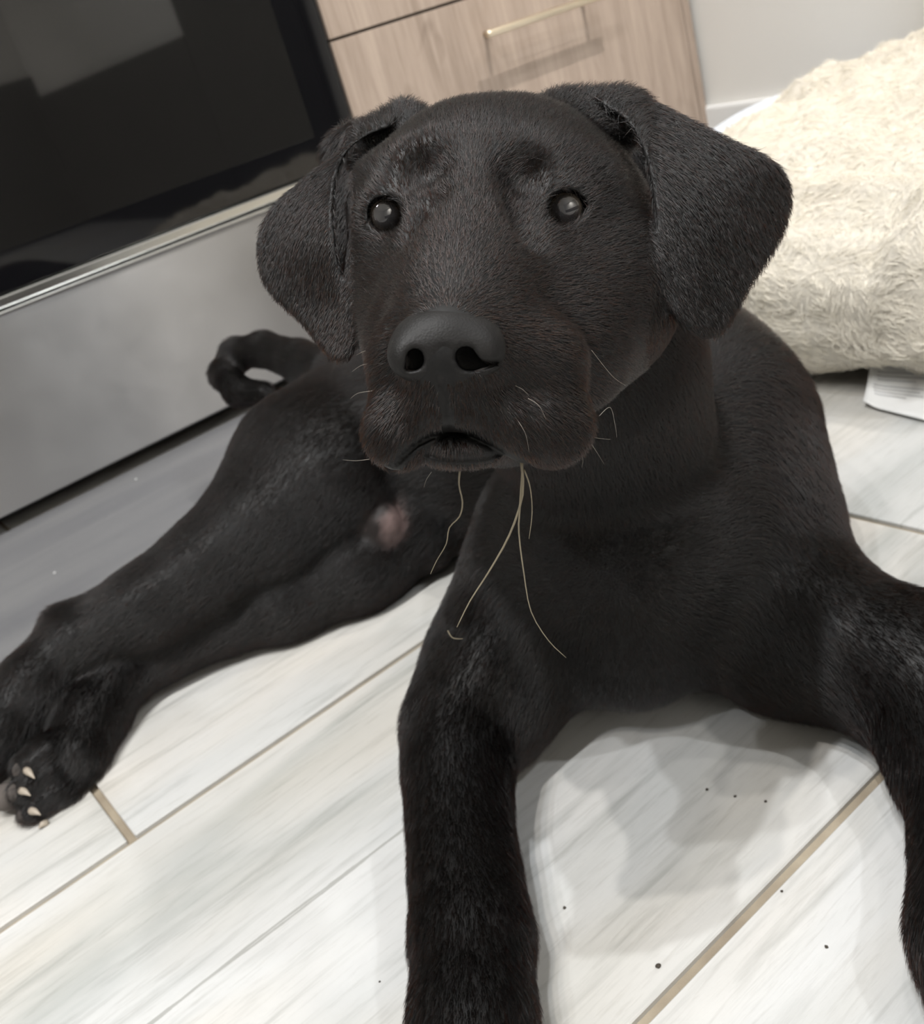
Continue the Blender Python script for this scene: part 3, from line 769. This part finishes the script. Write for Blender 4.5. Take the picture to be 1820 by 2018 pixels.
def dog_dens(Cn, Nn):
    view = -(Cn / np.linalg.norm(Cn, axis=1, keepdims=True) * Nn).sum(1)
    w = np.where(view > -.15, 1.0, 0.12)
    hd = np.linalg.norm(Cn - nose_c, axis=1)
    w *= np.interp(hd, [0, .10, .2, .35], [4.5, 4.0, 3.6, 1.9])
    for (ex, ey, ed), er, op in EYES:
        e = np.linalg.norm(Cn - cam_pt(ex, ey, ed), axis=1); w = np.where(e < er + .0010, 0, w)
    w = np.where(np.linalg.norm(Cn - cam_pt(878, 685, short_z(.336)), axis=1) < .0140, 0, w)
    w[:len(Q1)] = np.where(bare_q > 0, 0, w[:len(Q1)])
    for (px, py, d, r) in ((752, 1030, .91, .024),):
        w = np.where(np.linalg.norm(Cn - cam_pt(px, py, d), axis=1) < r, .05, w)
    return w
N_FUR = 500000
fur = None
if N_FUR:
    furpts = make_fur('fur', DV, DQ, N_FUR, dog_len, dog_flow, dog_dens, 0.00011, M_FUR, dog, np.zeros(3), lift=0.35, extra=dog_brown_sheen)
    # camera-space to world
    npt = len(furpts.data.points); buf = np.empty(npt * 3, np.float32); furpts.data.points.foreach_get('position', buf)
    furpts.data.points.foreach_set('position', (c2w(buf.reshape(-1, 3).astype(float)) - DOGW).astype(np.float32).ravel())

# --- whiskers
def polyline(pts, n=14):        # Catmull-Rom through image points with depth -> world
    P_ = [at_depth(p[0], p[1], float(short_z(p[2]))) for p in pts]; P_ = [P_[0]] + P_ + [P_[-1]]; out_ = []
    for i in range(1, len(P_) - 2):
        for k in range(n // (len(P_) - 3) + 1):
            u = k / (n // (len(P_) - 3) + 1); p0, p1, p2, p3 = P_[i - 1:i + 3]
            out_.append(.5 * (2 * p1 + (p2 - p0) * u + (2 * p0 - 5 * p1 + 4 * p2 - p3) * u * u + (3 * p1 - p0 - 3 * p2 + p3) * u**3))
    out_.append(P_[-1]); return out_
def strand(name, pts, r, mt, parent=None, r1=0.3):
    w = polyline(pts); return tube(name, w, list(np.linspace(r, r * r1, len(w))), mt, parent, 6)
for pts in ([(742, 690, .362), (718, 692, .366), (702, 700, .371)], [(738, 715, .360), (712, 720, .365), (694, 732, .370)], [(735, 770, .360), (705, 775, .366), (690, 786, .37)],
            [(728, 905, .362), (700, 908, .366), (675, 906, .372)], [(1165, 690, .385), (1205, 740, .390), (1232, 760, .395)], [(1180, 820, .376), (1202, 803, .38), (1212, 840, .382), (1215, 862, .384)],
            [(1155, 858, .372), (1180, 864, .374), (1203, 866, .376)], [(1160, 868, .372), (1178, 895, .375), (1190, 915, .378)], [(1140, 885, .370), (1148, 905, .372), (1146, 922, .374)],
            [(1040, 785, .3455), (1062, 800, .345), (1076, 828, .347)], [(1018, 826, .346), (1035, 855, .345), (1042, 890, .349)], [(1015, 760, .347), (1030, 768, .345), (1042, 780, .346)],
            [(850, 930, .362), (840, 945, .366), (835, 960, .37)], [(1090, 905, .366), (1105, 915, .368), (1110, 918, .370)]):
    strand('whisker', pts, 0.00009, M_WHISK, dog)
strand('eye_hair', [(1046, 431, .4045), (1062, 441, .402), (1085, 456, .4015), (1112, 474, .404)], 0.00030, M_WHISK, dog, 0.2)
strand('stray_hair', [(822, 1668, .59), (880, 1668, .566), (940, 1682, .562), (998, 1705, .568)], 0.00018, M_WHISK, dog)

# --- dry grass hanging from the mouth
M_GRASS = mat('dry_grass', (0.21, 0.178, 0.122), 0.6)
for label, pts, r in (('thickest dry grass stem hanging from the mouth across the foreleg', [(1026, 900, .372), (1029, 975, .378), (1003, 1055, .386), (962, 1128, .394), (926, 1184, .400), (900, 1236, .405)], 0.0006),
                      ('long curved dry grass blade hanging from the mouth over the chest', [(1030, 902, .372), (1024, 1000, .380), (1022, 1050, .386), (1032, 1130, .394), (1046, 1205, .402), (1080, 1262, .408), (1115, 1296, .412)], 0.00042),
                      ('short dry grass wisp beside the thick stem below the chin', [(1032, 925, .374), (1044, 960, .378), (1048, 1010, .384), (1042, 1062, .390)], 0.00036),
                      ('crinkled dry grass blade hanging left of the chin over the belly', [(906, 925, .376), (904, 955, .380), (911, 990, .385), (905, 1018, .388), (885, 1040, .391), (879, 1072, .395), (860, 1105, .400), (848, 1131, .404)], 0.00042),
                      ('short curled dry grass tip against the front of the foreleg', [(882, 1243, .60), (892, 1257, .595), (912, 1259, .592)], 0.00045)):
    g = strand('grass_blade', pts, r, M_GRASS, None, 0.35); tag(g, label, 'grass', 'grass blades at the mouth')

# ------------------------------------------------------------------ dog bed cushion
def fleece_material():
    mt = mat('cream_fleece', (0.80, 0.70, 0.53), 0.9, spec=0.15); t = NT(mt)
    n1 = t.noise(t.coords(), 7, 3)
    t.l(t.ramp(n1, [(0.35, (0.72, 0.655, 0.55)), (0.65, (0.84, 0.785, 0.68))]), t.b.inputs['Base Color'])
    t.l(t.bump(t.noise(t.coords(), 120, 5, 0.7, 1.5), 0.8, 0.006), t.b.inputs['Normal'])
    t.b.inputs['Sheen Weight'].default_value = 0.3
    return mt
M_FLEECE = fleece_material()
M_FLEECEHAIR = mat('cream_fleece_pile', (0.89, 0.84, 0.735), 0.8, spec=0.1)
M_LINER = mat('pale_blue_white_liner', (0.72, 0.78, 0.86), 0.7); t = NT(M_LINER); t.l(t.bump(t.noise(t.coords(), 60, 3), 0.5, 0.004), t.b.inputs['Normal'])
from mathutils import noise as mnoise
BC = np.array([1.228, 0.650, 0.0]); BX, BY = 0.412, 0.415
def sp(v, e): return np.sign(v) * abs(v)**e
def cushion_mesh(nu=220, nv=80, puff=True):
    V, Q = [], []
    for j in range(nv + 1):
        ph = -math.pi / 2 + math.pi * j / nv
        for i in range(nu):
            th = 2 * math.pi * i / nu
            cx, sy = sp(math.cos(th), .42), sp(math.sin(th), .42)
            rr = sp(max(math.cos(ph), 0), .45); zz = sp(math.sin(ph), .75)
            x = BX * cx * rr; y = BY * sy * rr
            far = min(max((x / BX + 1) / 2, 0), 1)
            hz = 0.098 + 0.018 * far
            z = 0.098 + 0.018 * far + hz * zz * (1 - 0.10 * (1 - rr))
            # scalloped seam along the rim and soft tufting
            rim = rr**3
            phs = (y if abs(cx) > abs(sy) else x) / 0.118 * 2 * math.pi + 0.8
            sc_ = 1 + 0.020 * rim * math.cos(phs) * (1 if zz > -0.3 else 0.2)
            p = Vector((x * sc_, y * sc_, z))
            n = mnoise.fractal(p * 9, 1.0, 2.0, 3) * 0.016 + mnoise.noise(p * 24) * 0.008 + (1 - abs(mnoise.noise(p * 38 + Vector((3, 1, 8))))**.6) * 0.009
            d = Vector((cx * rr / BX * .15, sy * rr / BY * .15, zz)).normalized()
            if zz > -.75: p += d * n
            p.z += 0.021 * math.cos(phs) * max(0, zz) * rim
            # corner lifted against the wall
            p.z += 0.035 * max(0, far - .6) * 2.5 * max(0, 1)
            p.z = max(p.z, 0.004)
            V.append((BC[0] + p.x, BC[1] + p.y, p.z))
    for j in range(nv):
        for i in range(nu):
            a = j * nu + i; b = j * nu + (i + 1) % nu
            Q.append((a, b, b + nu, a + nu))
    return np.array(V), np.array(Q)
CV, CQ = cushion_mesh()
bed = empty('dog_bed_cushion', (BC[0], BC[1], 0)); tag(bed, 'fluffy cream fleece dog cushion lying against the wall', 'cushion')
BOFF = np.array([BC[0], BC[1], 0.0])
cov = light_mesh('fleece_cover', CV, CQ, M_FLEECE, bed, BOFF)
def bed_flow(P, Nn):
    f = np.stack([np.sin(P[:, 1] * 71 + 3 * np.sin(P[:, 0] * 43)) + .6 * np.sin(P[:, 2] * 90), np.cos(P[:, 0] * 67 + 2.5 * np.sin(P[:, 1] * 51)), np.sin(P[:, 0] * 58 + P[:, 1] * 47) - .5], 1)
    return f
make_fur('fleece_pile', CV, CQ, 45000, lambda P: np.full(len(P), .014), bed_flow,
         lambda C_, N_: np.where((C_[:, 2] > .012) & ((C_[:, 0] < 1.35) | (N_[:, 2] > .1)), 1.0, .03), 0.00042, M_FLEECEHAIR, bed, BOFF, lift=0.5, bend=.9, jitter=.35, ribs=4)
# white-blue liner bulging out at the far left side of the cushion
LV, LQ = [], []
for j in range(33):
    ph = -math.pi / 2 + math.pi * j / 32
    for i in range(96):
        th = 2 * math.pi * i / 96
        cx, sy = sp(math.cos(th), .6), sp(math.sin(th), .6); rr = sp(max(math.cos(ph), 0), .6); zz = sp(math.sin(ph), .8)
        p = Vector((1.285 + .335 * cx * rr, .835 + .395 * sy * rr, .098 + .094 * zz + .03 * max(0, cx * rr)))
        p += Vector((cx, sy, zz)).normalized() * 0.010 * mnoise.noise(p * 11); p.z = max(p.z, .003)
        LV.append(tuple(p))
for j in range(32):
    for i in range(96):
        a = j * 96 + i; b = j * 96 + (i + 1) % 96; LQ.append((a, b, b + 96, a + 96))
ln = mesh_obj('liner', LV, LQ, M_LINER, bed)
# care tag
M_TAG = mat('white_paper_tag', (0.82, 0.82, 0.81), 0.7); M_INK = mat('grey_print', (0.48, 0.48, 0.48), 0.8)
TA = np.array([0.880, 0.600]); TB = np.array([0.892, 0.525]); TCr = np.array([0.814, 0.572]); TD = np.array([0.800, 0.498])
def tagpt(u, v):      # u along the width, v from the cushion to the free end
    q = (TA * (1 - u) + TB * u) * (1 - v) + (TCr * (1 - u) + TD * u) * v
    z = 0.030 * (1 - v)**1.6 + 0.0035 + 0.006 * math.sin(v * 3.0) * (0.3 + .7 * u) + 0.006 * max(0, .2 - u) * v * 4
    return (q[0], q[1], z)
tv = [tagpt(i / 12, j / 14) for j in range(15) for i in range(13)]
tf = [(j * 13 + i, j * 13 + i + 1, j * 13 + i + 14, j * 13 + i + 13) for j in range(14) for i in range(12)]
ct = mesh_obj('care_tag', tv, tf, M_TAG, bed); md = ct.modifiers.new('thick', 'SOLIDIFY'); md.thickness = 0.0006; md.offset = -1
for k, (v0, u0, u1) in enumerate(((.22, .25, .95), (.38, .12, .80), (.44, .12, .86), (.50, .14, .70), (.60, .10, .84), (.65, .10, .80), (.70, .12, .86), (.75, .14, .62))):
    hgt = 0.014 if k else 0.03
    pv, pf = [], []
    for i in range(11):
        u = u0 + (u1 - u0) * i / 10
        for vv in (v0, v0 + hgt):
            p = tagpt(u, vv); pv.append((p[0], p[1], p[2] + .0012))
    for i in range(10): pf.append((2 * i, 2 * i + 1, 2 * i + 3, 2 * i + 2))
    pl = mesh_obj('print_line', pv, pf, M_INK, ct)
    md = pl.modifiers.new('thick', 'SOLIDIFY'); md.thickness = 0.0002

# ------------------------------------------------------------------ crumbs
M_CRUMB = mat('dark_crumb', (0.05, 0.04, 0.03), 0.8); M_CRUMBW = mat('white_crumb', (0.75, 0.75, 0.75), 0.7)
def crumb_mesh(name, r, mt, seed):
    bm = bmesh.new(); bmesh.ops.create_icosphere(bm, subdivisions=2, radius=r); rr = random.Random(seed)
    for v in bm.verts: v.co *= 1 + rr.uniform(-.3, .25); v.co.z *= .6
    me = bpy.data.meshes.new(name); bm.to_mesh(me); bm.free(); me.materials.append(mt); return me
CRUMBS = ['largest dark crumb on the tiles, left of the diagonal grout line', 'small dark crumb on the tile right of the diagonal grout line', 'leftmost of three dark crumbs in a row between the forelegs',
          'middle of three dark crumbs in a row between the forelegs', 'rightmost of three dark crumbs in a row between the forelegs', 'dark crumb close to the right side of the straight foreleg',
          'tiny dark crumb beside the edge of the diagonal grout line', 'tiny dark crumb on the tile left of the straight foreleg']
cm = [crumb_mesh('crumb', .0011, M_CRUMB, k) for k in range(3)]; cw = crumb_mesh('crumb', .0016, M_CRUMBW, 9)
for i, (px, py, s_) in enumerate(((1297, 1905, 1.25), (1628, 1867, .9), (1393, 1557, .9), (1448, 1570, .8), (1508, 1580, .8), (1112, 1790, .9), (1540, 1757, .7), (748, 1935, .6))):
    p = at_z(px, py, 0); o = bpy.data.objects.new('crumb', cm[i % 3]); o.location = (p[0], p[1], .0005 * s_); o.scale = (s_,) * 3; o.rotation_euler = (0, 0, i * 1.3); link(o)
    tag(o, CRUMBS[i], 'crumb', 'dark crumbs on the tiles')
for i, (px, py, lb) in enumerate(((108, 1130, 'tiny white crumb out on the open grey floor mat'), (268, 945, 'tiny white crumb on the grey mat close to the oven'))):
    p = at_z(px, py, .009); o = bpy.data.objects.new('crumb', cw); o.location = (p[0], p[1], .0098); link(o); tag(o, lb, 'crumb', 'white crumbs on the mat')
